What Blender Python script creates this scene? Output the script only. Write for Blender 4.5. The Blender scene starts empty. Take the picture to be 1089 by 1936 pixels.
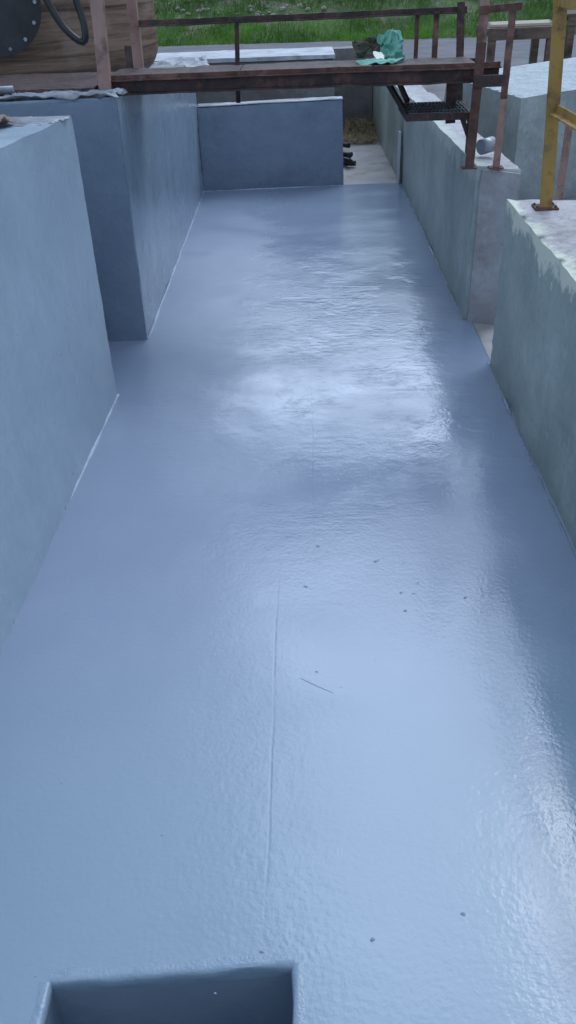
import bpy, bmesh, math, random
from mathutils import Vector, Matrix, noise
random.seed(7)
S=bpy.context.scene
COL=bpy.context.collection

# ------------------------------------------------------------ materials
class NT:
    def __init__(s,name):
        s.m=bpy.data.materials.new(name); s.m.use_nodes=True
        s.t=s.m.node_tree; s.b=s.t.nodes['Principled BSDF']
        s.geo=s.n('ShaderNodeNewGeometry'); s.pos=s.geo.outputs['Position']
    def n(s,typ,**kw):
        x=s.t.nodes.new(typ)
        for k,v in kw.items(): setattr(x,k,v)
        return x
    def l(s,a,b): s.t.links.new(a,b)
    def scaled(s,sc):
        mp=s.n('ShaderNodeMapping'); mp.inputs['Scale'].default_value=sc; s.l(s.pos,mp.inputs[0]); return mp.outputs[0]
    def noise(s,scale,detail=4,rough=.55,stretch=None,dist=0):
        x=s.n('ShaderNodeTexNoise'); x.inputs['Scale'].default_value=scale; x.inputs['Detail'].default_value=detail
        x.inputs['Roughness'].default_value=rough; x.inputs['Distortion'].default_value=dist
        s.l(s.scaled(stretch) if stretch else s.pos,x.inputs['Vector']); return x.outputs[0]
    def ramp(s,fac,a,b,lo=0.0,hi=1.0,smooth=False):
        x=s.n('ShaderNodeMapRange'); x.inputs[1].default_value=a; x.inputs[2].default_value=b
        if smooth: x.interpolation_type='SMOOTHSTEP'
        x.inputs[3].default_value=lo; x.inputs[4].default_value=hi; s.l(fac,x.inputs[0]); return x.outputs[0]
    def mix(s,fac,A,B,mode='MIX'):
        x=s.n('ShaderNodeMix',data_type='RGBA',blend_type=mode)
        for i,v in ((0,fac),(6,A),(7,B)):
            if isinstance(v,(int,float)): x.inputs[i].default_value=v
            elif isinstance(v,tuple): x.inputs[i].default_value=(v[0],v[1],v[2],1)
            else: s.l(v,x.inputs[i])
        return x.outputs[2]
    def math(s,op,a,b=0.0,c=None):
        x=s.n('ShaderNodeMath',operation=op)
        for i,v in enumerate((a,b,c)):
            if v is None: continue
            if isinstance(v,(int,float)): x.inputs[i].default_value=v
            else: s.l(v,x.inputs[i])
        return x.outputs[0]
    def xyz(s,src=None):
        x=s.n('ShaderNodeSeparateXYZ'); s.l(src or s.pos,x.inputs[0]); return x.outputs
    def up(s):
        return s.ramp(s.xyz(s.geo.outputs['True Normal'])[2],.6,.85)
    def bump(s,parts,bevel=0):
        tot=None
        for h,st,d in parts:
            v=s.math('MULTIPLY',h,st*d)
            tot=v if tot is None else s.math('ADD',tot,v)
        x=s.n('ShaderNodeBump'); x.inputs['Strength'].default_value=1; x.inputs['Distance'].default_value=1
        s.l(tot,x.inputs['Height']); s.l(x.outputs[0],s.b.inputs['Normal'])
    def out(s,color,rough,metal=0,spec=None,ior=None):
        for k,v in (('Base Color',color),('Roughness',rough),('Metallic',metal)):
            if isinstance(v,(int,float)): s.b.inputs[k].default_value=v
            elif isinstance(v,tuple): s.b.inputs[k].default_value=(v[0],v[1],v[2],1)
            else: s.l(v,s.b.inputs[k])
        if spec is not None: s.b.inputs['Specular IOR Level'].default_value=spec
        if ior: s.b.inputs['IOR'].default_value=ior
        return s.m

def m_simple(name,A,B,scale=8,rough=.8,bump=.3,dist=.004,C=None,cs=2.5,stretch=None,metal=0):
    k=NT(name); n1=k.noise(scale,4,.6,stretch); c=k.mix(k.ramp(n1,.35,.65),A,B)
    if C: c=k.mix(k.ramp(k.noise(cs,4,.65),.5,.68),c,C)
    k.bump([(k.noise(scale*6,2,.6,stretch),bump,dist)])
    return k.out(c,rough,metal)

def m_floor():
    k=NT('glossy_grey_coating'); X,Y,Z=k.xyz()
    big=k.noise(.9,4,.55); med=k.noise(3.5,4,.6); st=k.noise(1.5,3,.55,(1,1.6,1),.3)
    c=k.mix(k.ramp(big,.35,.65),(.228,.282,.382),(.262,.32,.42))
    c=k.mix(k.math('MULTIPLY',k.ramp(med,.52,.7),.25),c,(.30,.365,.465))
    c=k.mix(k.math('MULTIPLY',k.ramp(Y,2.3,1.0,0,1,True),.8),c,(.232,.325,.405))
    wob=k.math('MULTIPLY',k.math('SUBTRACT',k.noise(3,2),.5),.02)
    def seam(x0,half):
        dx=k.math('SUBTRACT',k.math('SUBTRACT',X,x0),wob)
        return dx,k.ramp(k.math('ABSOLUTE',dx),.0003,half,1,0,True)
    dx,l1=seam(-.120,.006); _,l2=seam(.0,.006)
    near=k.math('MULTIPLY',k.ramp(Y,1.7,2.35,1,0),k.ramp(Y,.90,1.4,0,1))
    near=k.math('MULTIPLY',near,k.ramp(med,.35,.6,.3,1))
    far=k.math('MULTIPLY',k.ramp(Y,2.0,3.0,0,1),k.ramp(Y,4.6,5.3,1,0))
    sm=k.math('ADD',k.math('MULTIPLY',k.math('MULTIPLY',l1,near),.5),k.math('MULTIPLY',k.math('MULTIPLY',l2,far),.3))
    c=k.mix(k.math('MULTIPLY',sm,.7),c,(.15,.19,.27))
    side=k.ramp(k.math('ADD',dx,k.math('MULTIPLY',k.math('SUBTRACT',med,.5),.5)),-.45,.12,.36,.13,True)
    r=k.math('ADD',side,k.ramp(st,.38,.64,-.04,.10))
    peel=k.noise(75,2,.5); roll=k.noise(22,3,.6); swell=k.noise(2.0,2,.5)
    strk=k.noise(16,4,.7,(.4,2.2,1),.4)
    patch=k.ramp(k.noise(3.1,3,.65),.45,.60,.0,1)
    strkf=k.math('MULTIPLY',k.math('MULTIPLY',strk,patch),k.math('MULTIPLY',k.ramp(Y,2.2,3.2,.12,1),k.ramp(Y,5.2,6.5,1,.25)))
    k.bump([(swell,.10,.02),(strkf,.34,.006),(roll,.20,.003),(peel,.34,.0016),(k.math('MULTIPLY',sm,-1),.25,.003)])
    return k.out(c,r,0,.6,1.6)

def m_paint(name,A,B,rough=.38,dark=(.12,.15,.2),contrast=.22):
    k=NT(name); X,Y,Z=k.xyz()
    c=k.mix(k.ramp(k.noise(1.3,3,.55),.38,.62),A,B)
    c=k.mix(k.math('MULTIPLY',k.ramp(k.noise(4,4,.65,(1,1,.7)),.50,.70),contrast),c,dark)
    f=k.noise(65,3,.7)
    c=k.mix(k.math('MULTIPLY',k.ramp(f,.56,.72),.22),c,dark)
    k.bump([(k.noise(3.0,3),.6,.03),(k.noise(14,3,.65),.3,.006),(f,.4,.003)])
    return k.out(c,k.ramp(k.noise(5,3,.6),.3,.7,rough-.07,rough+.09),0,.6)

def m_conc(name,A,B,stain,lip=None,lipz=0,base_rough=.62,top=(.38,.35,.36)):
    k=NT(name); X,Y,Z=k.xyz()
    c=k.mix(k.ramp(k.noise(2.2,4,.62),.36,.64),A,B)
    c=k.mix(k.math('MULTIPLY',k.ramp(k.noise(2.4,5,.68),.44,.62),.6),c,stain)
    c=k.mix(k.math('MULTIPLY',k.ramp(k.noise(6,5,.75,(1,1,.85)),.52,.66),.45),c,tuple(min(1,v*1.25) for v in B))
    g=k.noise(26,5,.75)
    c=k.mix(k.math('MULTIPLY',k.ramp(g,.54,.68),.45),c,tuple(v*.6 for v in A))
    c=k.mix(k.math('MULTIPLY',k.ramp(Z,.0,.25,1,0),.25),c,tuple(v*.7 for v in stain))
    ln=None
    if lip: ln=k.math('SUBTRACT',k.noise(7,5,.75),.5)
    if lip:
        e=k.math('ADD',Z,k.math('MULTIPLY',ln,.45))
        c=k.mix(k.math('MULTIPLY',k.ramp(e,lipz-.10,lipz-.05),.9),c,lip)
    if top:
        tc=k.mix(k.ramp(k.noise(6,4,.7),.38,.62),top,tuple(v*1.3 for v in top))
        tc=k.mix(k.math('MULTIPLY',k.ramp(g,.5,.6),.6),tc,tuple(v*.5 for v in top))
        uf=k.up()
        if lip: uf=k.math('MULTIPLY',uf,k.ramp(k.math('ADD',X,k.math('MULTIPLY',ln,.35)),.90,.94))
        c=k.mix(uf,c,tc)
    k.bump([(k.noise(5,3,.6),.8,.015),(g,1.0,.006)])
    return k.out(c,base_rough)

M={}
M['floor']=m_floor()
M['paint']=m_paint('painted_blue_grey',(.32,.405,.485),(.365,.455,.54),.34,(.25,.32,.39))
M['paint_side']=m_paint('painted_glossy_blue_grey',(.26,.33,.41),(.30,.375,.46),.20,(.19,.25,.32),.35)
M['shaded_and_dark']=m_paint('shaded_paint_and_dark_bits',(.165,.21,.28),(.195,.245,.32),.26,(.11,.145,.20),.35)  # blue grey paint with wall shade mixed into it; joint filler and grit share it
M['sump']=m_paint('sump_coating',(.20,.255,.32),(.24,.295,.365),.35,(.12,.15,.20))
M['conc']=m_conc('green_grey_concrete',(.30,.36,.335),(.37,.425,.395),(.22,.275,.26),(.74,.75,.60),.80,.45)
M['conc2']=m_conc('grey_concrete',(.33,.385,.37),(.40,.45,.43),(.24,.295,.28),(.52,.55,.50),.80,.45)
M['concpink']=m_conc('stained_concrete',(.33,.335,.36),(.41,.415,.44),(.24,.195,.185))
M['concpale']=m_conc('pale_concrete',(.28,.31,.31),(.37,.40,.40),(.22,.25,.25),None,0,.6,(.36,.40,.42))
M['concbrown']=m_conc('weathered_concrete',(.17,.165,.16),(.23,.225,.215),(.12,.10,.09),None,0,.7,(.24,.23,.23))
M['beige']=m_simple('dusty_concrete_slab',(.36,.335,.32),(.46,.43,.42),3,.85,.3,.004,(.29,.255,.235),4)
M['ground']=m_simple('gravel_ground',(.15,.145,.15),(.22,.205,.205),1.5,.9,.5,.02,(.11,.10,.09),.6)
M['asphalt']=m_simple('asphalt',(.12,.115,.13),(.16,.155,.17),2,.85,.3,.01,(.20,.18,.19),.7)
M['rust']=m_simple('rusty_steel',(.055,.025,.019),(.13,.058,.042),14,.75,.8,.004,(.22,.115,.09),9)
M['rustdark']=m_simple('dark_rusty_steel',(.022,.013,.013),(.060,.028,.025),14,.6,.8,.004,(.13,.062,.05),8)
M['rustpink']=m_simple('primer_pink_steel',(.25,.14,.115),(.36,.225,.19),12,.7,.4,.002,(.11,.055,.045),7,(1,1,.3))
M['deck']=m_simple('rusty_deck_plate',(.055,.032,.03),(.125,.075,.066),26,.55,1,.008,(.026,.018,.018),7)
M['yellow']=m_simple('yellow_paint',(.30,.175,.04),(.38,.24,.065),6,.75,.5,.002,(.14,.075,.04),12)
M['green']=m_simple('green_fabric',(.15,.40,.31),(.27,.54,.45),6,.8,.5,.01,(.08,.27,.20),4)
M['khaki']=m_simple('khaki_fabric',(.05,.055,.04),(.12,.115,.08),9,.9,.5,.01)
M['tan']=m_simple('tan_cloth',(.22,.15,.12),(.36,.27,.22),9,.9,.5,.01)
M['foil']=m_simple('masking_plastic',(.22,.24,.27),(.36,.385,.43),7,.4,.5,.006,(.12,.10,.10),7)
M['white']=m_simple('whitewashed_top',(.44,.46,.50),(.56,.58,.62),3,.6,.3,.004,(.30,.29,.29),5)
M['bead']=m_simple('coating_bead',(.38,.45,.55),(.48,.55,.64),30,.35,.5,.003)
M['rim']=m_simple('coating_rim',(.232,.315,.395),(.275,.36,.445),20,.22,.5,.003)
M['black']=m_simple('black_rubber',(.012,.012,.015),(.03,.03,.035),8,.4,.3,.003)
M['wood']=m_simple('weathered_timber',(.10,.065,.048),(.19,.13,.095),6,.8,.5,.004,(.05,.035,.028),5,(1,8,8))
M['woodpale']=m_simple('pale_timber',(.40,.34,.27),(.52,.45,.36),6,.8,.4,.004,None,5,(1,8,8))
M['straw']=m_simple('dry_straw',(.20,.15,.07),(.34,.26,.13),12,.9,.3,.004)
M['rock']=m_simple('pale_rock',(.20,.195,.15),(.34,.32,.26),4,.9,.5,.02)
M['galv']=m_simple('galvanised_steel',(.26,.29,.32),(.38,.41,.45),9,.45,.3,.002,(.16,.15,.15),8,None,.5)
M['grate']=m_simple('dull_grating_steel',(.10,.105,.115),(.19,.195,.21),9,.5,.3,.002,(.07,.045,.04),8,None,.5)
def m_tank():
    k=NT('stained_tank_shell'); X,Y,Z=k.xyz()
    band=k.noise(3.2,5,.7,(.35,.35,6),.6); fineb=k.noise(6,5,.7,(.5,.5,9),.4)
    c=k.mix(k.ramp(band,.38,.62),(.10,.052,.032),(.27,.165,.105))
    c=k.mix(k.math('MULTIPLY',k.ramp(fineb,.5,.7),.7),c,(.055,.033,.025))
    c=k.mix(k.math('MULTIPLY',k.ramp(k.noise(2.5,4,.6),.55,.7),.5),c,(.30,.23,.185))
    pl=k.math('FRACT',k.math('MULTIPLY',Z,4.0)); g=k.ramp(pl,.0,.05,1,0)
    c=k.mix(k.math('MULTIPLY',g,.4),c,(.03,.02,.018))
    k.bump([(fineb,.4,.008),(k.math('MULTIPLY',g,-1),.4,.01)])
    return k.out(c,.55)
M['tank']=m_tank()
def m_grass():
    k=NT('grass_blades'); X,Y,Z=k.xyz()
    c=k.mix(k.ramp(k.noise(.8,4),.4,.62),(.075,.19,.02),(.15,.36,.035))
    c=k.mix(k.ramp(k.noise(1.1,4,.6,(1,1,2)),.56,.68),c,(.17,.19,.07))
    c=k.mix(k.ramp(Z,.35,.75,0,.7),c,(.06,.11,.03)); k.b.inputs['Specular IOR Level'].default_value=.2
    return k.out(c,.7)
M['grass']=m_grass()
def m_hill():
    k=NT('grassy_bank'); c=k.mix(k.ramp(k.noise(.9,5,.65),.4,.6),(.05,.09,.025),(.09,.15,.04))
    c=k.mix(k.ramp(k.noise(1.6,5,.7),.5,.63),c,(.15,.135,.10))
    k.bump([(k.noise(3,4,.7),.8,.15)]); return k.out(c,.95)
M['hill']=m_hill()

# ------------------------------------------------------------ helpers
def link(o,mat=None,parent=None,structure=False,stuff=False,label=None,cat=None,group=None,rebase=True):
    COL.objects.link(o)
    if mat is not None and o.type=='MESH': o.data.materials.clear(); o.data.materials.append(M[mat] if isinstance(mat,str) else mat)
    if parent is not None: o.parent=parent; o.matrix_parent_inverse=Matrix.Translation(-parent.location)
    if structure: o['kind']='structure'
    if stuff: o['kind']='stuff'
    if label: o['label']=label
    if cat: o['category']=cat
    if group: o['group']=group
    if rebase and parent is None and o.type=='MESH' and not structure:
        vs=[v.co for v in o.data.vertices]
        c=Vector(((min(v.x for v in vs)+max(v.x for v in vs))/2,(min(v.y for v in vs)+max(v.y for v in vs))/2,min(v.z for v in vs)))
        o.data.transform(Matrix.Translation(-c)); o.location=c
    return o
def mesh(name,verts,faces,smooth=False):
    me=bpy.data.meshes.new(name); me.from_pydata([tuple(v) for v in verts],[],faces); me.update()
    if smooth:
        for p in me.polygons: p.use_smooth=True
    return bpy.data.objects.new(name,me)
def empty(name,loc,label,cat,group=None):
    o=bpy.data.objects.new(name,None); o.location=loc; o.empty_display_size=.1
    COL.objects.link(o); o['label']=label; o['category']=cat
    if group: o['group']=group
    return o
def hexa(name,b,t,step=.05,amp=.004,fs=3.0,seed=0):
    b=[Vector(p) for p in b]; t=[Vector(p) for p in t]
    bm=bmesh.new()
    def grid(p00,p10,p11,p01):
        nu=max(1,min(120,int(((p10-p00).length)/step))); nv=max(1,min(100,int(((p01-p00).length)/step)))
        g=[[bm.verts.new((p00*(1-i/nu)+p10*(i/nu))*(1-j/nv)+(p01*(1-i/nu)+p11*(i/nu))*(j/nv)) for j in range(nv+1)] for i in range(nu+1)]
        for i in range(nu):
            for j in range(nv): bm.faces.new((g[i][j],g[i+1][j],g[i+1][j+1],g[i][j+1]))
    grid(t[0],t[1],t[2],t[3]); grid(b[3],b[2],b[1],b[0])
    for i in range(4):
        j=(i+1)%4; grid(b[i],b[j],t[j],t[i])
    bmesh.ops.remove_doubles(bm,verts=bm.verts,dist=.0015)
    bmesh.ops.recalc_face_normals(bm,faces=bm.faces)
    sharp=set()
    for e in bm.edges:
        if len(e.link_faces)==2 and e.calc_face_angle(0)>.6:
            for v in e.verts: sharp.add(v)
    for v in bm.verts:
        n=noise.noise_vector(v.co*fs+Vector((seed,seed*2,0)))+.45*noise.noise_vector(v.co*fs*5)
        if v in sharp:
            k=abs(noise.noise(v.co*9+Vector((seed,0,5))))+max(0,noise.noise(v.co*2.7+Vector((0,seed,9))))*.8
            inward=sum((f.normal for f in v.link_faces),Vector()).normalized()
            n=n-inward*(k*1.6)
        v.co+=n*amp
    me=bpy.data.meshes.new(name); bm.to_mesh(me); bm.free()
    for p in me.polygons: p.use_smooth=True
    me.set_sharp_from_angle(angle=math.radians(50))
    return bpy.data.objects.new(name,me)
def boxr(name,x0,x1,y0,y1,z0,z1,**k):
    return hexa(name,[(x0,y0,z0),(x1,y0,z0),(x1,y1,z0),(x0,y1,z0)],[(x0,y0,z1),(x1,y0,z1),(x1,y1,z1),(x0,y1,z1)],**k)
def frame(p0,p1):
    d=(p1-p0).normalized(); up=Vector((0,0,1)) if abs(d.z)<.9 else Vector((0,1,0))
    a=d.cross(up).normalized(); b=a.cross(d).normalized(); return d,a,b
def extrude_profile(V,F,prof,p0,p1,seg=1,closed=True):
    p0=Vector(p0);p1=Vector(p1); d,a,b=frame(p0,p1); n=len(prof); s=len(V)
    for i in range(seg+1):
        c=p0.lerp(p1,i/seg)
        for (u,v) in prof: V.append(c+a*u+b*v)
    for i in range(seg):
        for j in range(n):
            k=(j+1)%n; F.append((s+i*n+j,s+i*n+k,s+(i+1)*n+k,s+(i+1)*n+j))
    F.append(tuple(s+j for j in range(n))[::-1]); F.append(tuple(s+seg*n+j for j in range(n)))
def P_box(w,h): return [(-w/2,-h/2),(w/2,-h/2),(w/2,h/2),(-w/2,h/2)]
def P_ang(w,t=.006): return [(-w/2,-w/2),(w/2,-w/2),(w/2,-w/2+t),(-w/2+t,-w/2+t),(-w/2+t,w/2),(-w/2,w/2)]
def P_chan(w,h,t=.008): return [(-w/2,-h/2),(w/2,-h/2),(w/2,-h/2+t),(-w/2+t,-h/2+t),(-w/2+t,h/2-t),(w/2,h/2-t),(w/2,h/2),(-w/2,h/2)]
def P_round(r,n=14): return [(r*math.cos(2*math.pi*i/n),r*math.sin(2*math.pi*i/n)) for i in range(n)]
def bar(name,segs,prof,smooth=False,rough=0):
    V=[];F=[]
    for p0,p1 in segs: extrude_profile(V,F,prof,p0,p1,seg=max(1,int((Vector(p1)-Vector(p0)).length/.03)) if rough else 1)
    if rough:
        V=[v+noise.noise_vector(v*17)*rough+noise.noise_vector(v*3)*rough*1.5 for v in V]
    o=mesh(name,V,F); 
    bm=bmesh.new(); bm.from_mesh(o.data); bmesh.ops.recalc_face_normals(bm,faces=bm.faces); bm.to_mesh(o.data); bm.free()
    if smooth:
        for p in o.data.polygons: p.use_smooth=len(p.vertices)<5
    return o
def tube_path(name,pts,r,n=10,sub=4,closed=False):
    P=[Vector(p) for p in pts]; Q=[]
    for i in range(len(P)-1):
        a=P[max(i-1,0)];b=P[i];c=P[i+1];d=P[min(i+2,len(P)-1)]
        for s in range(sub):
            t=s/sub; Q.append(.5*((2*b)+(c-a)*t+(2*a-5*b+4*c-d)*t*t+(3*b-a-3*c+d)*t**3))
    Q.append(P[-1]); V=[];F=[]
    for i,q in enumerate(Q):
        d=(Q[min(i+1,len(Q)-1)]-Q[max(i-1,0)]).normalized(); up=Vector((.1,.9,.3)).normalized()
        a=d.cross(up).normalized(); b=a.cross(d)
        for j in range(n): V.append(q+(a*math.cos(6.2832*j/n)+b*math.sin(6.2832*j/n))*r)
    for i in range(len(Q)-1):
        for j in range(n): k=(j+1)%n; F.append((i*n+j,i*n+k,(i+1)*n+k,(i+1)*n+j))
    F.append(tuple(range(n))[::-1]); F.append(tuple((len(Q)-1)*n+j for j in range(n)))
    return mesh(name,V,F,True)
def crumple(name,c,ux,uy,n,amp,freq,seed,thick=.004):
    c=Vector(c);ux=Vector(ux);uy=Vector(uy); V=[];F=[]; nn=ux.cross(uy).normalized()
    if nn.z<0: nn=-nn
    for i in range(n+1):
        for j in range(n+1):
            u=i/n-.5;v=j/n-.5
            e=1+.3*noise.noise(Vector((u*3,v*3,seed)))
            p=c+ux*u*e+uy*v*e
            q=Vector((u*freq,v*freq,seed))
            h=(1-abs(noise.noise(q))*2.2)*amp*.6+(1-abs(noise.noise(q*2.1+Vector((5,0,0))))*2)*amp*.3
            p+=nn*h+noise.noise_vector(q*1.3)*amp*.5
            V.append(p)
    for i in range(n):
        for j in range(n):
            a=i*(n+1)+j; F.append((a,a+n+1,a+n+2,a+1))
    o=mesh(name,V,F,True); md=o.modifiers.new('t','SOLIDIFY'); md.thickness=thick; return o
def plate(name,x0,x1,y0,y1,z0,z1,rough=0):
    return bar(name,[((x0,(y0+y1)/2,(z0+z1)/2),(x1,(y0+y1)/2,(z0+z1)/2))],P_box(abs(y1-y0),abs(z1-z0)),rough=rough)

# ------------------------------------------------------------ ground, floor
def ring(name,xs,ys,z):
    (X0,X1,X2,X3),(Y0,Y1,Y2,Y3)=xs,ys
    V=[];F=[]
    for i,x in enumerate((X0,X1,X2,X3)):
        for j,y in enumerate((Y0,Y1,Y2,Y3)): V.append((x,y,z))
    for i in range(3):
        for j in range(3):
            if i==1 and j==1: continue
            a=i*4+j; F.append((a,a+4,a+5,a+1))
    return V,F
V,F=ring('ground',(-250,-.60,0.0,250),(-150,.36,.95,300),-.02)
link(mesh('ground',V,F),'ground',structure=True)
V,F=ring('floor',(-1.75,-.553,-.054,.90),(-2.2,.42,.90,7.95),0)
V[1*4+2]=(-.551,.870,0); V[2*4+2]=(-.056,.907,0)
link(mesh('floor',V,F),'floor',structure=True)
c=[(-.553,.42),(-.054,.42),(-.056,.907),(-.551,.870)]
V=[(x,y,-.0005) for x,y in c]+[(x,y,-.30) for x,y in c]
F=[(0,4,5,1),(1,5,6,2),(2,6,7,3),(3,7,4,0),(4,7,6,5)]
o=mesh('sump_pit',V,F); link(o,'sump',label='square sump pit coated dark blue grey in the floor',cat='sump',rebase=False)
# rounded slumped coating rim (profile swept round the three visible sides)
V=[];F=[]; ccen=Vector((-.306,.65,0))
for a,b in ((3,2),(0,3),(2,1)):
    A=Vector((*c[a],0));B=Vector((*c[b],0)); n=80; s=len(V); d=(B-A).normalized(); nrm=Vector((-d.y,d.x,0))
    if nrm.dot((A+B)/2-ccen)<0: nrm=-nrm
    for i in range(n+1):
        p=A.lerp(B,i/n); w=.016+.016*abs(noise.noise(p*7)); h=.0012+.0018*abs(noise.noise(p*9)); inn=.006+.007*noise.noise(p*10+Vector((3,3,3)))
        V+=[p-nrm*.0003+Vector((0,0,-.045)),p-nrm*inn*.7+Vector((0,0,-.026)),p-nrm*inn+Vector((0,0,-.015)),p-nrm*inn*.85+Vector((0,0,-.007)),p-nrm*inn*.4+Vector((0,0,-.001)),p+nrm*.003+Vector((0,0,h*.8)),p+nrm*.008+Vector((0,0,h)),p+nrm*w+Vector((0,0,.0003))]
    for i in range(n):
        for j in range(7): q=s+i*8+j; F.append((q,q+8,q+9,q+1))
lip=mesh('sump_rim',V,F,True); link(lip,'rim',parent=bpy.data.objects['sump_pit'])
def sheet(name,pts,z,mat,**k):
    o=mesh(name,[(x,y,z) for x,y in pts],[tuple(range(len(pts)))]); return link(o,mat,structure=True)
sheet('pavement',[(.20,7.955),(1.6,7.955),(1.6,11.6),(.20,11.6)],-.006,'beige')
sheet('pavement',[(.905,3.0),(2.6,3.0),(2.6,6.2),(.905,6.2)],-.006,'beige')
sheet('road',[(-200,17.5),(200,15.0),(200,21.2),(-200,30.0)],-.012,'asphalt')

# ------------------------------------------------------------ walls
def wall(name_mat,label,o): return link(o,name_mat,label=label,cat='wall')
w1=wall('paint','smooth blue grey painted concrete wall beside the coated floor',
 hexa('concrete_wall',[(-2.1,-2.2,-.02),(-.975,-2.2,-.02),(-.928,3.62,-.02),(-2.1,3.55,-.02)],[(-2.1,-2.2,1.42),(-.985,-2.2,1.42),(-.932,3.62,1.222),(-2.1,3.55,1.222)],seed=1,amp=.005))
wall('shaded_and_dark','blue grey painted back of the recess between two walls with shade in its colour',  # recess shade is put into the paint colour
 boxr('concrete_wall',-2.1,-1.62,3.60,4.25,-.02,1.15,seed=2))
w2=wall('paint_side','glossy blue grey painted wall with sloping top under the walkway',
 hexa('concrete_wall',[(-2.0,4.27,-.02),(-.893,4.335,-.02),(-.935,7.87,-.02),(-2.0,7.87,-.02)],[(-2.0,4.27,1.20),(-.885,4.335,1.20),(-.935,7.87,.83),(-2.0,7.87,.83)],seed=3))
link(hexa('wall_end_face',[(-1.95,4.25,-.015),(-.894,4.315,-.015),(-.894,4.34,-.015),(-1.95,4.27,-.015)],[(-1.95,4.25,1.19),(-.888,4.315,1.19),(-.888,4.34,1.19),(-1.95,4.27,1.19)],seed=31,amp=.003),'shaded_and_dark',parent=w2)  # thin added layer whose darker colour carries the shade of the front face
ew=wall('shaded_and_dark','low blue grey painted end wall with shade in its colour and whitened top edge',  # same wall paint, darkened because this face is turned from the light
 hexa('concrete_wall',[(-.932,7.86,-.02),(.334,7.93,-.02),(.334,8.08,-.02),(-.932,8.01,-.02)],[(-.932,7.86,.685),(.32,7.93,.70),(.32,8.08,.70),(-.932,8.01,.685)],seed=4))
o=hexa('wall_cap',[(-.935,7.855,.690),(.323,7.925,.705),(.325,8.085,.705),(-.935,8.015,.690)],[(-.935,7.86,.70),(.32,7.93,.713),(.32,8.08,.713),(-.935,8.01,.70)],seed=5,amp=.004)
link(o,'white',parent=ew)
w=wall('conc2','mottled green grey concrete wall standing beside the coated floor',
 hexa('concrete_wall',[(.860,4.50,-.02),(1.05,4.42,-.02),(1.06,7.95,-.02),(.858,7.95,-.02)],[(.862,4.50,.81),(1.07,4.42,.80),(1.07,7.95,.74),(.852,7.95,.74)],seed=6,amp=.008,step=.04))
o=hexa('wall_end_face',[(.880,4.468,-.015),(1.055,4.395,-.015),(1.055,4.415,-.015),(.880,4.488,-.015)],[(.880,4.47,.79),(1.068,4.395,.785),(1.068,4.415,.785),(.88,4.488,.79)],seed=8,amp=.005)
link(o,'concpink',parent=w)
wall('conc','long grey concrete wall running on past the end wall',
 hexa('concrete_wall',[(.835,8.0,-.02),(1.06,8.0,-.02),(1.06,11.4,-.02),(.80,11.4,-.02)],[(.835,8.0,.72),(1.06,8.0,.72),(1.06,11.4,.78),(.80,11.4,.78)],seed=7,amp=.004))
link(boxr('pale_board',.815,.832,7.90,7.985,-.01,.43,amp=.001),'white',label='thin pale board standing against the wall end',cat='board')
wall('conc','green grey concrete wall with cream paint drips along its top',
 hexa('concrete_wall',[(.872,-2.2,-.02),(1.42,-2.2,-.02),(1.42,3.80,-.02),(.888,3.88,-.02)],[(.885,-2.2,.80),(1.42,-2.2,.80),(1.42,3.76,.79),(.890,3.88,.785)],seed=9,amp=.011,step=.035))
wall('concpale','large pale concrete block with flat whitish top',
 hexa('concrete_block',[(1.61,6.9,-.02),(3.6,8.3,-.02),(3.4,10.2,-.02),(1.28,8.9,-.02)],[(1.61,6.9,.80),(3.6,8.3,.80),(3.4,10.2,.80),(1.28,8.4,.80)],seed=10))
wall('conc2','lower grey concrete wall behind the walkway steps',
 hexa('concrete_wall',[(1.075,5.0,-.02),(3.5,5.6,-.02),(3.5,5.85,-.02),(1.075,5.25,-.02)],[(1.075,5.0,.36),(3.5,5.6,.36),(3.5,5.85,.36),(1.075,5.25,.36)],seed=11))
b=wall('concbrown','weathered concrete block behind the low end wall',
 boxr('concrete_block',-2.2,.27,8.5,9.3,-.02,.96,seed=12))
link(boxr('block_top',-2.2,.275,8.48,9.32,.965,1.0,seed=13),'white',parent=b)
wall('concbrown','weathered concrete wall closing the far passage',
 boxr('concrete_wall',.30,.795,11.0,11.25,-.02,.85,seed=14))
wall('concbrown','grey concrete wall along the far side of the passage',
 boxr('concrete_wall',.10,.26,9.75,11.0,-.02,.80,seed=15))
def bead(name,p0,p1,r,label,seed,mat='bead',mn=.15):
    p0=Vector(p0);p1=Vector(p1); L=(p1-p0).length; n=int(L/.02); V=[];F=[]
    d=(p1-p0).normalized(); s=Vector((-d.y,d.x,0)); m=7
    for i in range(n+1):
        p=p0.lerp(p1,i/n); rr=r*(mn+1.4*abs(noise.noise(p*4+Vector((seed,0,0))))+.6*abs(noise.noise(p*19)))
        off=s*noise.noise(p*3)*.004
        for j in range(m):
            a=math.pi*j/(m-1); V.append(p+off+s*math.cos(a)*rr+Vector((0,0,math.sin(a)*rr-.001)))
    for i in range(n):
        for j in range(m-1): a=i*m+j; F.append((a,a+m,a+m+1,a+1))
    link(mesh(name,V,F,True),mat,label=label,cat='sealant bead')
bead('sealant_bead',(-.966,1.2,0),(-.924,3.62,0),.006,'pale sealant bead along the foot of the painted wall',1,mn=.6)
bead('sealant_bead',(-.889,4.33,0),(-.932,7.86,0),.007,'pale sealant bead below the wall under the walkway',2,mn=.4)
bead('sealant_bead',(-.93,7.857,0),(.33,7.928,0),.008,'pale sealant bead below the low end wall',3)
bead('sealant_bead',(.872,1.5,0),(.882,3.88,0),.009,'dark ragged joint filler below the bare concrete wall',4,'shaded_and_dark')
bead('sealant_bead',(.856,4.5,0),(.854,7.9,0),.008,'dark ragged joint filler below the mottled wall',5,'shaded_and_dark')

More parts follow.
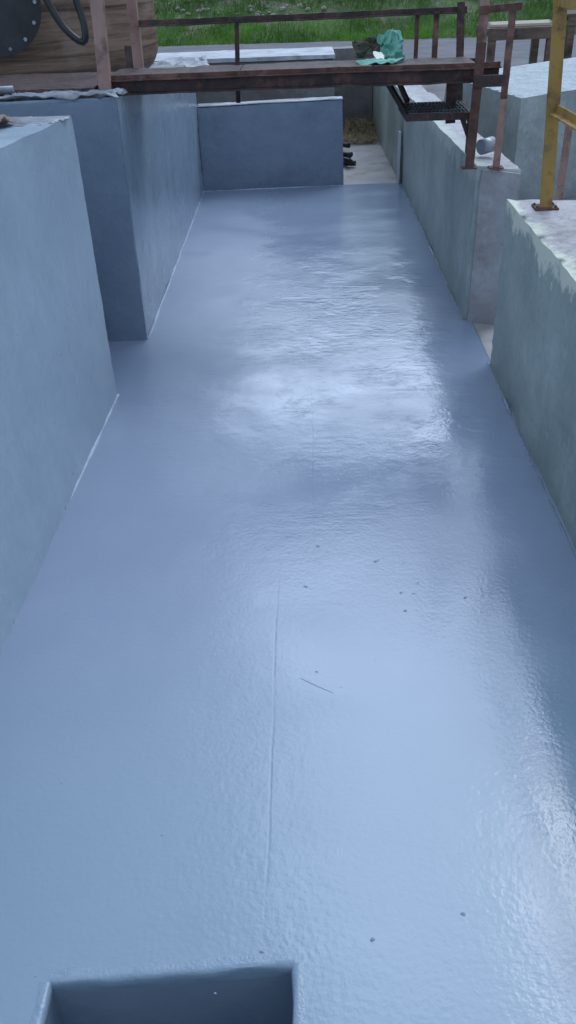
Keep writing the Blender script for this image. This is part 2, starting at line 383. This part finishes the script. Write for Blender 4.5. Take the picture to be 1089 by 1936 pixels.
# ------------------------------------------------------------ walkway
wk=empty('steel_walkway',(0,4.8,1.2),'rusty steel walkway with low handrail spanning the pit','walkway')
def part(o,mat,parent=wk,label=None): return link(o,mat,parent=parent,label=label)
part(bar('beam',[((-1.0,4.50,1.222),(.93,4.50,1.222))],P_chan(.035,.066),rough=.003),'rustdark')
part(bar('beam',[((-1.0,5.08,1.20),(.93,5.08,1.20))],P_chan(.035,.08),rough=.003),'rustdark')
part(plate('deck_plate',-1.0,-.33,4.525,5.06,1.236,1.250,.004),'deck')
part(plate('deck_plate',-.325,.34,4.52,5.05,1.238,1.252,.004),'deck')
part(plate('deck_plate',.345,.86,4.527,5.065,1.236,1.249,.004),'deck')
part(bar('deck_edge',[((-1.0,4.484,1.262),(.93,4.484,1.262))],P_ang(.024,.004),rough=.002),'rust')
part(bar('post',[((-.372,5.10,1.06),(-.355,5.10,1.455))],P_box(.024,.018),rough=.001),'rustdark')
part(bar('handrail',[((-.88,5.10,1.455),(.86,5.10,1.46))],P_ang(.03,.006),rough=.002),'rustdark')
part(bar('post',[((.70,5.12,1.20),(.70,5.12,1.46))],P_ang(.03)),'rust')
part(bar('post',[((.60,5.12,1.20),(.60,5.12,1.46))],P_ang(.022)),'rust')
part(bar('post',[((.845,5.10,1.02),(.82,5.10,1.50))],P_ang(.04)),'rustdark')
part(bar('post',[((-.965,4.47,1.19),(-.915,4.47,2.25))],P_ang(.055),rough=.002),'rustpink',label='pinkish primed corner post')
part(bar('post',[((-.905,5.12,1.22),(-.90,5.12,2.25))],P_ang(.05),rough=.002),'rustpink',label='pinkish primed corner post')
part(bar('post',[((.815,4.46,.815),(.822,4.46,1.36))],P_ang(.045),rough=.002),'rust',label='dark rusty corner post')
part(bar('post',[((.822,4.462,1.361),(.828,4.46,2.2))],P_ang(.044),rough=.002),'rustpink',label='pinkish primed upper corner post')
part(bar('post',[((.945,4.44,.80),(.948,4.44,1.12))],P_ang(.035),rough=.002),'rustpink')
part(bar('post',[((.948,4.44,1.121),(.95,4.44,1.50))],P_ang(.033),rough=.002),'rust')
part(bar('cross_bar',[((.80,4.43,1.49),(.99,4.43,1.50))],P_box(.02,.03)),'rust')
part(bar('bracket',[((.80,4.43,1.20),(.96,4.43,1.20))],P_box(.02,.05)),'rustdark')
for x,y in ((.815,4.46),(.945,4.44)):
    part(plate('base_plate',x-.035,x+.035,y-.03,y+.03,.806,.814),'rust')
V=[];F=[]
for i in range(17):
    x=.515+i*.0185; extrude_profile(V,F,P_box(.006,.024),(x,4.52,1.045),(x,4.90,1.045))
for i in range(5):
    y=4.53+i*.09; extrude_profile(V,F,P_box(.007,.016),(.51,y,1.050),(.815,y,1.050))
part(mesh('step_grating',V,F),'grate',label='dull grey grated step tread')
part(bar('step_frame',[((.505,4.51,1.04),(.82,4.51,1.04)),((.505,4.91,1.04),(.82,4.91,1.04)),((.502,4.50,1.04),(.502,4.92,1.04)),((.822,4.50,1.04),(.822,4.92,1.04))],P_box(.012,.032)),'rustdark')
part(bar('stringer',[((.40,5.04,1.21),(.505,4.60,1.045))],P_box(.014,.035)),'rustdark')
part(bar('stringer',[((.47,5.06,1.21),(.545,4.90,1.06))],P_box(.014,.03)),'rustdark')
part(bar('post',[((.745,4.72,.98),(.735,4.72,1.24))],P_ang(.05)),'rustdark')
part(bar('bracket',[((.775,4.53,1.03),(.83,4.50,.90)),((.81,4.50,1.03),(.81,4.50,.87))],P_box(.022,.03)),'rustdark')
link(plate('deck_plate',-1.9,-1.01,4.42,5.15,1.215,1.232,.005),'deck',label='loose rusty brown plate lying beside the walkway end',cat='steel plate')
st=bar('pipe_stub',[((.92,4.74,.852),(.99,4.78,.86))],P_round(.038,20),True); link(st,'galv',label='short pale pipe stub on the concrete wall',cat='pipe')

# ------------------------------------------------------------ yellow guardrail
gr=empty('guardrail',(1.01,3.70,.79),'ochre yellow painted steel guardrail bolted on the wall','guardrail')
part(bar('post',[((1.012,3.70,.785),(.965,3.70,1.56))],P_ang(.052,.007),rough=.001),'yellow',gr)
part(plate('base_plate',.965,1.062,3.655,3.74,.786,.796,.002),'rust',gr)
part(bar('top_rail',[((.972,3.73,1.545),(.985,1.6,1.545))],P_box(.035,.035)),'yellow',gr)
part(bar('mid_rail',[((.990,3.69,1.175),(1.0,1.6,1.175))],P_ang(.035,.006)),'yellow',gr)
part(bar('post',[((1.02,1.62,.80),(.99,1.62,1.56))],P_ang(.05,.007)),'yellow',gr)
for dx,dy in ((-.038,-.025),(.04,-.025),(.04,.03),(-.038,.03)):
    part(bar('bolt',[((1.012+dx,3.695+dy,.795),(1.012+dx,3.695+dy,.804))],P_round(.005,6)),'rust',gr)
link(bar('steel_post',[((1.44,5.0,-.01),(1.44,5.0,.94))],P_ang(.04)),'rustpink',label='short pinkish steel post behind the concrete wall',cat='post')

# ------------------------------------------------------------ vertical tank
tk=empty('storage_tank',(-2.15,6.75,1.0),'brown stained banded tank with bolted manway','tank')
V=[];F=[];prof=[]
R0=1.10
for i in range(8):
    a=math.pi/2*i/7; prof.append((R0-.30+.30*math.sin(a),1.02+.22*(1-math.cos(a))))
for z in (1.5,1.9,2.3,2.7,3.1): prof.append((R0,z))
for i in range(1,7):
    a=math.pi/2*i/6; prof.append((R0*math.cos(a)+.001,3.1+.35*math.sin(a)))
n=72
for r,z in prof:
    for j in range(n): a=2*math.pi*j/n; V.append((-2.15+r*math.cos(a),6.75+r*math.sin(a),z))
for i in range(len(prof)-1):
    for j in range(n): k=(j+1)%n; F.append((i*n+j,i*n+k,(i+1)*n+k,(i+1)*n+j))
F.append(tuple(range(n))[::-1]); F.append(tuple((len(prof)-1)*n+j for j in range(n)))
part(mesh('tank_shell',V,F,True),'tank',tk)
mc=Vector((-1.80,5.62,1.56)); md=Vector((.3,-1,0)).normalized()
part(bar('manway_neck',[(mc-md*.02,mc-md*-.06)],P_round(.20,32),True),'rust',tk)
part(bar('manway_cover',[(mc+md*.06,mc+md*.09)],P_round(.27,40),True),'black',tk)
_,a,b=frame(mc,mc+md)
for i in range(14):
    t=2*math.pi*i/14; p=mc+md*.09+(a*math.cos(t)+b*math.sin(t))*.235
    part(bar('bolt',[(p,p+md*.025)],P_round(.011,6)),'galv',tk)
link(tube_path('rubber_hose',[(-1.50,5.45,1.75),(-1.44,5.42,1.60),(-1.36,5.42,1.44),(-1.26,5.42,1.36),(-1.24,5.42,1.44),(-1.27,5.43,1.58),(-1.32,5.45,1.75)],.020),'black',label='black rubber hose looped down the tank side',cat='hose')
link(boxr('concrete_slab',-3.4,-1.0,5.6,7.9,.86,1.01,seed=21),'concbrown',label='stained concrete slab carrying the brown tank',cat='slab')
link(boxr('concrete_slab',-3.4,-2.01,5.3,7.86,-.02,.86,seed=22),'concbrown',label='rough concrete base below the tank slab',cat='slab')
link(bar('steel_pipe',[((-.985,5.35,1.0),(-.985,5.35,1.34))],P_round(.03,14),True),'rustdark',label='short dark capped pipe beside the tank',cat='pipe')

# ------------------------------------------------------------ loose things
link(crumple('green_tarp',(.455,5.0,1.315),(.11,.03,.03),(-.03,.05,.13),34,.035,3.2,3.0),'green',label='crumpled mint green fabric standing on the walkway deck',cat='cloth')
link(crumple('green_rag',(.38,4.84,1.255),(.22,.0,.0),(.04,.11,.0),24,.018,3.5,6.0),'green',label='flat corner of mint green fabric on the deck',cat='cloth')
link(crumple('khaki_bag',(.34,5.03,1.30),(.15,.0,.03),(-.02,.06,.07),26,.04,3.2,8.0),'khaki',label='khaki cloth bundle beside the green fabric',cat='cloth')
link(crumple('plastic_sheet',(-1.16,4.39,1.205),(.58,0,0),(0,.16,0),30,.022,7,5.0),'foil',label='wrinkled grey masking plastic on the wall top',cat='plastic sheet')
link(crumple('tan_cloth',(-1.22,3.22,1.245),(.26,.10,0),(-.05,.30,0),26,.035,4,11.0),'tan',label='crumpled tan cloth on the painted wall top',cat='cloth')
link(crumple('plastic_sheet',(-1.20,3.42,1.225),(.50,0,0),(0,.22,0),26,.014,5,15.0),'foil',label='wrinkled pale masking sheet on the painted wall',cat='plastic sheet')
link(crumple('plastic_sheet',(-1.1,8.2,.97),(.5,.1,.02),(0,.4,.06),22,.03,4,19.0),'foil',label='pale crumpled sheet lying near the concrete block',cat='plastic sheet')
for i,(p0,p1) in enumerate((((-2.0,3.85,1.27),(-1.32,3.95,1.27)),((-2.0,4.02,1.27),(-1.30,4.12,1.27)),((-1.75,3.6,1.245),(-1.62,4.5,1.25)))):
    link(bar('steel_pipe',[(p0,p1)],P_round(.014,12),True),'galv',label='thin galvanised pipe lying on the wall top',cat='pipe',group='pipes lying on the wall top')
for i,(p0,p1) in enumerate((((.24,9.86,.04),(.45,9.50,.06)),((.27,9.45,.03),(.44,9.08,.03)),((.29,9.1,.03),(.43,8.66,.06)),((.29,8.8,.03),(.48,8.72,.03)),((.30,8.95,.08),(.45,8.85,.09)))):
    link(bar('black_pipe',[(p0,p1)],P_round(.024,12),True),'black',label='short black pipe lying on the dusty slab',cat='pipe',group='black pipes on the slab')
V=[];F=[]
for i in range(2600):
    x=random.uniform(.28,.80);y=random.uniform(9.9,10.95);l=random.uniform(.04,.12);a=random.uniform(0,6.28)
    h=.12*max(0,1-abs(y-10.7)*2)*random.random(); p=Vector((x,y,h+random.random()*.04)); d=Vector((math.cos(a),math.sin(a),random.uniform(-.2,.5)))*l; w_=Vector((-math.sin(a),math.cos(a),0))*.004
    s=len(V); V+=[p-w_,p+w_,p+d]; F.append((s,s+1,s+2))
link(mesh('dry_grass',V,F),'straw',stuff=True,label='scatter of dry straw on the dusty slab',cat='straw')
def chip(V,F,x,y,r):
    s=len(V); n=7; 
    for j in range(n):
        a=6.283*j/n; rr=r*random.uniform(.55,1.2); V.append((x+math.cos(a)*rr*1.3,y+math.sin(a)*rr,.0006))
    V.append((x,y,r*.35)); 
    for j in range(n): F.append((s+j,s+(j+1)%n,s+n))
V=[];F=[]
grit=[(.013,2.353,.006),(.209,2.262,.008),(-.03,2.13,.006),(.30,2.25,.004),(.275,2.09,.005),(.315,2.085,.005),(.28,2.0,.006),(.335,2.14,.004),(.475,2.06,.006),(-.125,.93,.004),(.30,1.01,.005),(.105,.955,.005),(.0,1.74,.003)]
for x,y,r in grit: chip(V,F,x,y,r)
for i in range(60): chip(V,F,random.uniform(-.85,.82),random.uniform(.7,5.5),random.uniform(.001,.0022))
link(mesh('grit',V,F),'shaded_and_dark',stuff=True,label='dark grit specks stuck in the coating',cat='grit')
V=[];F=[]
A=Vector((-.05,1.715,0));B=Vector((.045,1.655,0)); n=18
for i in range(n+1):
    p=A.lerp(B,i/n); w_=.0022*math.sin(math.pi*(i+.4)/(n+.8))*(.6+abs(noise.noise(p*90))*1.5); p.y+=.004*noise.noise(p*40)
    V+=[p+Vector((0,-w_,.0005)),p+Vector((0,0,.0012)),p+Vector((0,w_,.0005))]
for i in range(n): q=i*3; F+=[(q,q+3,q+4,q+1),(q+1,q+4,q+5,q+2)]
link(mesh('coating_scuff',V,F,True),'paint_side',label='short raised scuff in the grey coating',cat='scuff')

# ------------------------------------------------------------ tables right rear
def table(x,y,w,d,h,label):
    e=empty('work_table',(x,y,0),label,'table',group='timber tables beside the road')
    for sx in (-1,1):
        for sy in (-1,1): part(bar('leg',[((x+sx*(w/2-.06),y+sy*(d/2-.06),-.02),(x+sx*(w/2-.06),y+sy*(d/2-.06),h-.09))],P_box(.09,.09)),'wood',e)
    part(plate('apron',x-w/2,x+w/2,y-d/2,y-d/2+.05,h-.10,h-.002),'wood',e)
    part(plate('apron',x-w/2,x+w/2,y+d/2-.05,y+d/2,h-.10,h-.002),'wood',e)
    V=[];F=[]; nb=7
    for i in range(nb):
        yy=y-d/2+(i+.5)*d/nb; extrude_profile(V,F,P_box(d/nb*.92,.03),(x-w/2-.03*random.random(),yy,h+.015),(x+w/2+.04*random.random(),yy,h+.015))
    part(mesh('table_top',V,F),'wood',e)
    return e
table(2.72,12.4,.85,.9,.90,'dark weathered timber work table beside the road')
table(4.0,12.9,1.2,.9,1.0,'long weathered timber table standing by the road')
for i in range(3):
    link(bar('timber_board',[((2.35+.03*i,12.15+.2*i,.95),(3.1+.05*i,12.2+.2*i,.95))],P_box(.17,.03)),'woodpale',label='pale sawn board lying on the timber table',cat='board',group='pale boards on the table')

# ------------------------------------------------------------ grassy bank + grass + rubble
nx,ny=70,40; V=[];F=[]
def hz(x,y0):
    base=y0*.36 if y0<12 else 12*.36+(y0-12)*.52
    return base-.02+.10*noise.noise(Vector((x*.6,y0*.6,0)))*min(1,y0)+1.2*noise.noise(Vector((x*.05,y0*.05,3)))*min(1,y0/20)
def foot(x): return 24.4-.11*x
for i in range(nx+1):
    x=-75+150*i/nx
    for j in range(ny+1):
        y0=60*(j/ny)**1.8; V.append((x,foot(x)+y0,hz(x,y0)))
for i in range(nx):
    for j in range(ny): a=i*(ny+1)+j; F.append((a,a+ny+1,a+ny+2,a+1))
link(mesh('hill',V,F,True),'hill',structure=True)
V=[];F=[]
for i in range(48000):
    x=random.uniform(-14,11); y0=random.random()**1.3*5.0-.1
    cl=noise.noise(Vector((x*.9,y0*1.1,7)))
    if y0>.9 and cl<-.10 and random.random()<.75: continue
    h=random.uniform(.06,.17)*(1.1+cl); z=hz(x,max(y0,0)); p=Vector((x,foot(x)+y0,z-.01))
    a=random.uniform(0,3.14); w_=Vector((math.cos(a),math.sin(a),0))*.011; l=Vector((random.uniform(-.5,.5),random.uniform(-.5,.3),1))*h
    s=len(V); V+=[p-w_,p+w_,p+l]; F.append((s,s+1,s+2))
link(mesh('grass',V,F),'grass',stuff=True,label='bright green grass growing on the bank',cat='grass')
V=[];F=[]
ico=bmesh.new(); bmesh.ops.create_icosphere(ico,subdivisions=1,radius=1); iv=[v.co.copy() for v in ico.verts]; iff=[[v.index for v in f.verts] for f in ico.faces]; ico.free()
for i in range(1000):
    x=random.uniform(-13,10); y0=random.uniform(1.4,4.8)
    if noise.noise(Vector((x*.5,y0*.9,2)))<-.0: continue
    r=random.uniform(.015,.085); c0=Vector((x,foot(x)+y0,hz(x,y0)+.02)); s=len(V); sd=random.random()*50
    for v in iv: V.append(c0+Vector((v.x*1.4,v.y,v.z*.8))*r*(1+.5*noise.noise(v*1.5+Vector((sd,0,0)))))
    F+= [tuple(s+k for k in f) for f in iff]
link(mesh('rubble',V,F),'rock',stuff=True,label='pale broken rocks scattered over the grassy bank',cat='rocks')

# ------------------------------------------------------------ world + sun
W=bpy.data.worlds.new('World'); S.world=W; W.use_nodes=True; t=W.node_tree
bg=t.nodes['Background']
def wn(typ,**kw):
    x=t.nodes.new(typ)
    for k,v in kw.items(): setattr(x,k,v)
    return x
def wm(op,a,b=0.0):
    x=wn('ShaderNodeMath',operation=op)
    for i,v in enumerate((a,b)):
        if isinstance(v,(int,float)): x.inputs[i].default_value=v
        else: t.links.new(v,x.inputs[i])
    return x.outputs[0]
def wr(fac,a,b,lo=0.0,hi=1.0):
    x=wn('ShaderNodeMapRange'); x.interpolation_type='SMOOTHSTEP'; x.inputs[1].default_value=a; x.inputs[2].default_value=b; x.inputs[3].default_value=lo; x.inputs[4].default_value=hi
    t.links.new(fac,x.inputs[0]); return x.outputs[0]
sky=wn('ShaderNodeTexSky'); sky.sky_type='NISHITA'; sky.sun_disc=False
EL=math.radians(27); AZ=math.radians(8)
sky.sun_elevation=EL; sky.sun_rotation=AZ; sky.air_density=1.2; sky.dust_density=1.0; sky.ozone_density=2.5
tc=wn('ShaderNodeTexCoord'); sp=wn('ShaderNodeSeparateXYZ'); t.links.new(tc.outputs['Generated'],sp.inputs[0])
mp=wn('ShaderNodeMapping'); mp.inputs['Scale'].default_value=(1,1,2.0); t.links.new(tc.outputs['Generated'],mp.inputs[0])
nz=wn('ShaderNodeTexNoise'); nz.inputs['Scale'].default_value=2.4; nz.inputs['Detail'].default_value=4; nz.inputs['Distortion'].default_value=.3
t.links.new(mp.outputs[0],nz.inputs['Vector'])
nz2=wn('ShaderNodeTexNoise'); nz2.inputs['Scale'].default_value=5; nz2.inputs['Detail'].default_value=3; t.links.new(mp.outputs[0],nz2.inputs['Vector'])
nn=wm('SUBTRACT',nz2.outputs[0],.5)
azim=wm('ADD',wm('MULTIPLY',wm('ARCTAN2',sp.outputs[0],sp.outputs[1]),57.3),wm('MULTIPLY',nn,26))
elev=wm('ADD',wm('MULTIPLY',wm('ARCSINE',sp.outputs[2]),57.3),wm('MULTIPLY',nn,9))
azm=wm('MULTIPLY',wr(azim,-14,2),wr(azim,30,75,1,0))
azl=wm('MULTIPLY',wr(azim,-11,-1),wr(azim,9,16,1,0))
low=wm('MULTIPLY',wm('MULTIPLY',wr(elev,20,25),wr(elev,27,32,1,0)),azl)
high=wm('MULTIPLY',wm('MULTIPLY',wr(elev,32,42,.0,1),wr(elev,58,82,1,0)),azm)
brk=wm('MAXIMUM',wm('MULTIPLY',low,.95),wm('MULTIPLY',high,.85))
cl=wn('ShaderNodeMix',data_type='RGBA'); cl.inputs[7].default_value=(5.3,6.6,8.5,1)
tint=wn('ShaderNodeMix',data_type='RGBA',blend_type='MULTIPLY'); tint.inputs[0].default_value=1; tint.inputs[7].default_value=(.80,.92,1.0,1)
t.links.new(sky.outputs[0],tint.inputs[6]); t.links.new(tint.outputs[2],cl.inputs[6]); t.links.new(wr(nz.outputs[0],.40,.62,.35,1),cl.inputs[0])
br=wn('ShaderNodeMix',data_type='RGBA'); br.inputs[7].default_value=(23,28,36,1)
t.links.new(cl.outputs[2],br.inputs[6]); t.links.new(brk,br.inputs[0])
t.links.new(br.outputs[2],bg.inputs[0]); bg.inputs[1].default_value=.145
sl=bpy.data.lights.new('Sun','SUN'); sl.energy=.5; sl.angle=math.radians(24); sl.color=(1,.97,.93)
so=bpy.data.objects.new('Sun',sl); COL.objects.link(so)
AZ2=math.radians(40); EL2=math.radians(50)
d=Vector((math.sin(AZ2)*math.cos(EL2),math.cos(AZ2)*math.cos(EL2),math.sin(EL2)))
so.rotation_euler=d.to_track_quat('Z','Y').to_euler()
S.view_settings.view_transform='Standard'; S.view_settings.look='None'; S.view_settings.exposure=0

# ------------------------------------------------------------ camera
f=1573.0
Yc=Vector((27.5,1040,-f)).normalized(); Zc=-(Vector((95.5,-2382,-f)).normalized())
Xc=Yc.cross(Zc).normalized(); Zc=Xc.cross(Yc).normalized()
R=Matrix((Xc,Yc,Zc))
cd=bpy.data.cameras.new('Camera'); cam=bpy.data.objects.new('Camera',cd); COL.objects.link(cam)
cam.matrix_world=Matrix.Translation((0,0,1.7))@R.to_4x4()
cd.sensor_fit='VERTICAL'; cd.sensor_height=36; cd.lens=f/1936*36; cd.clip_end=1000; cd.clip_start=.02
S.camera=cam
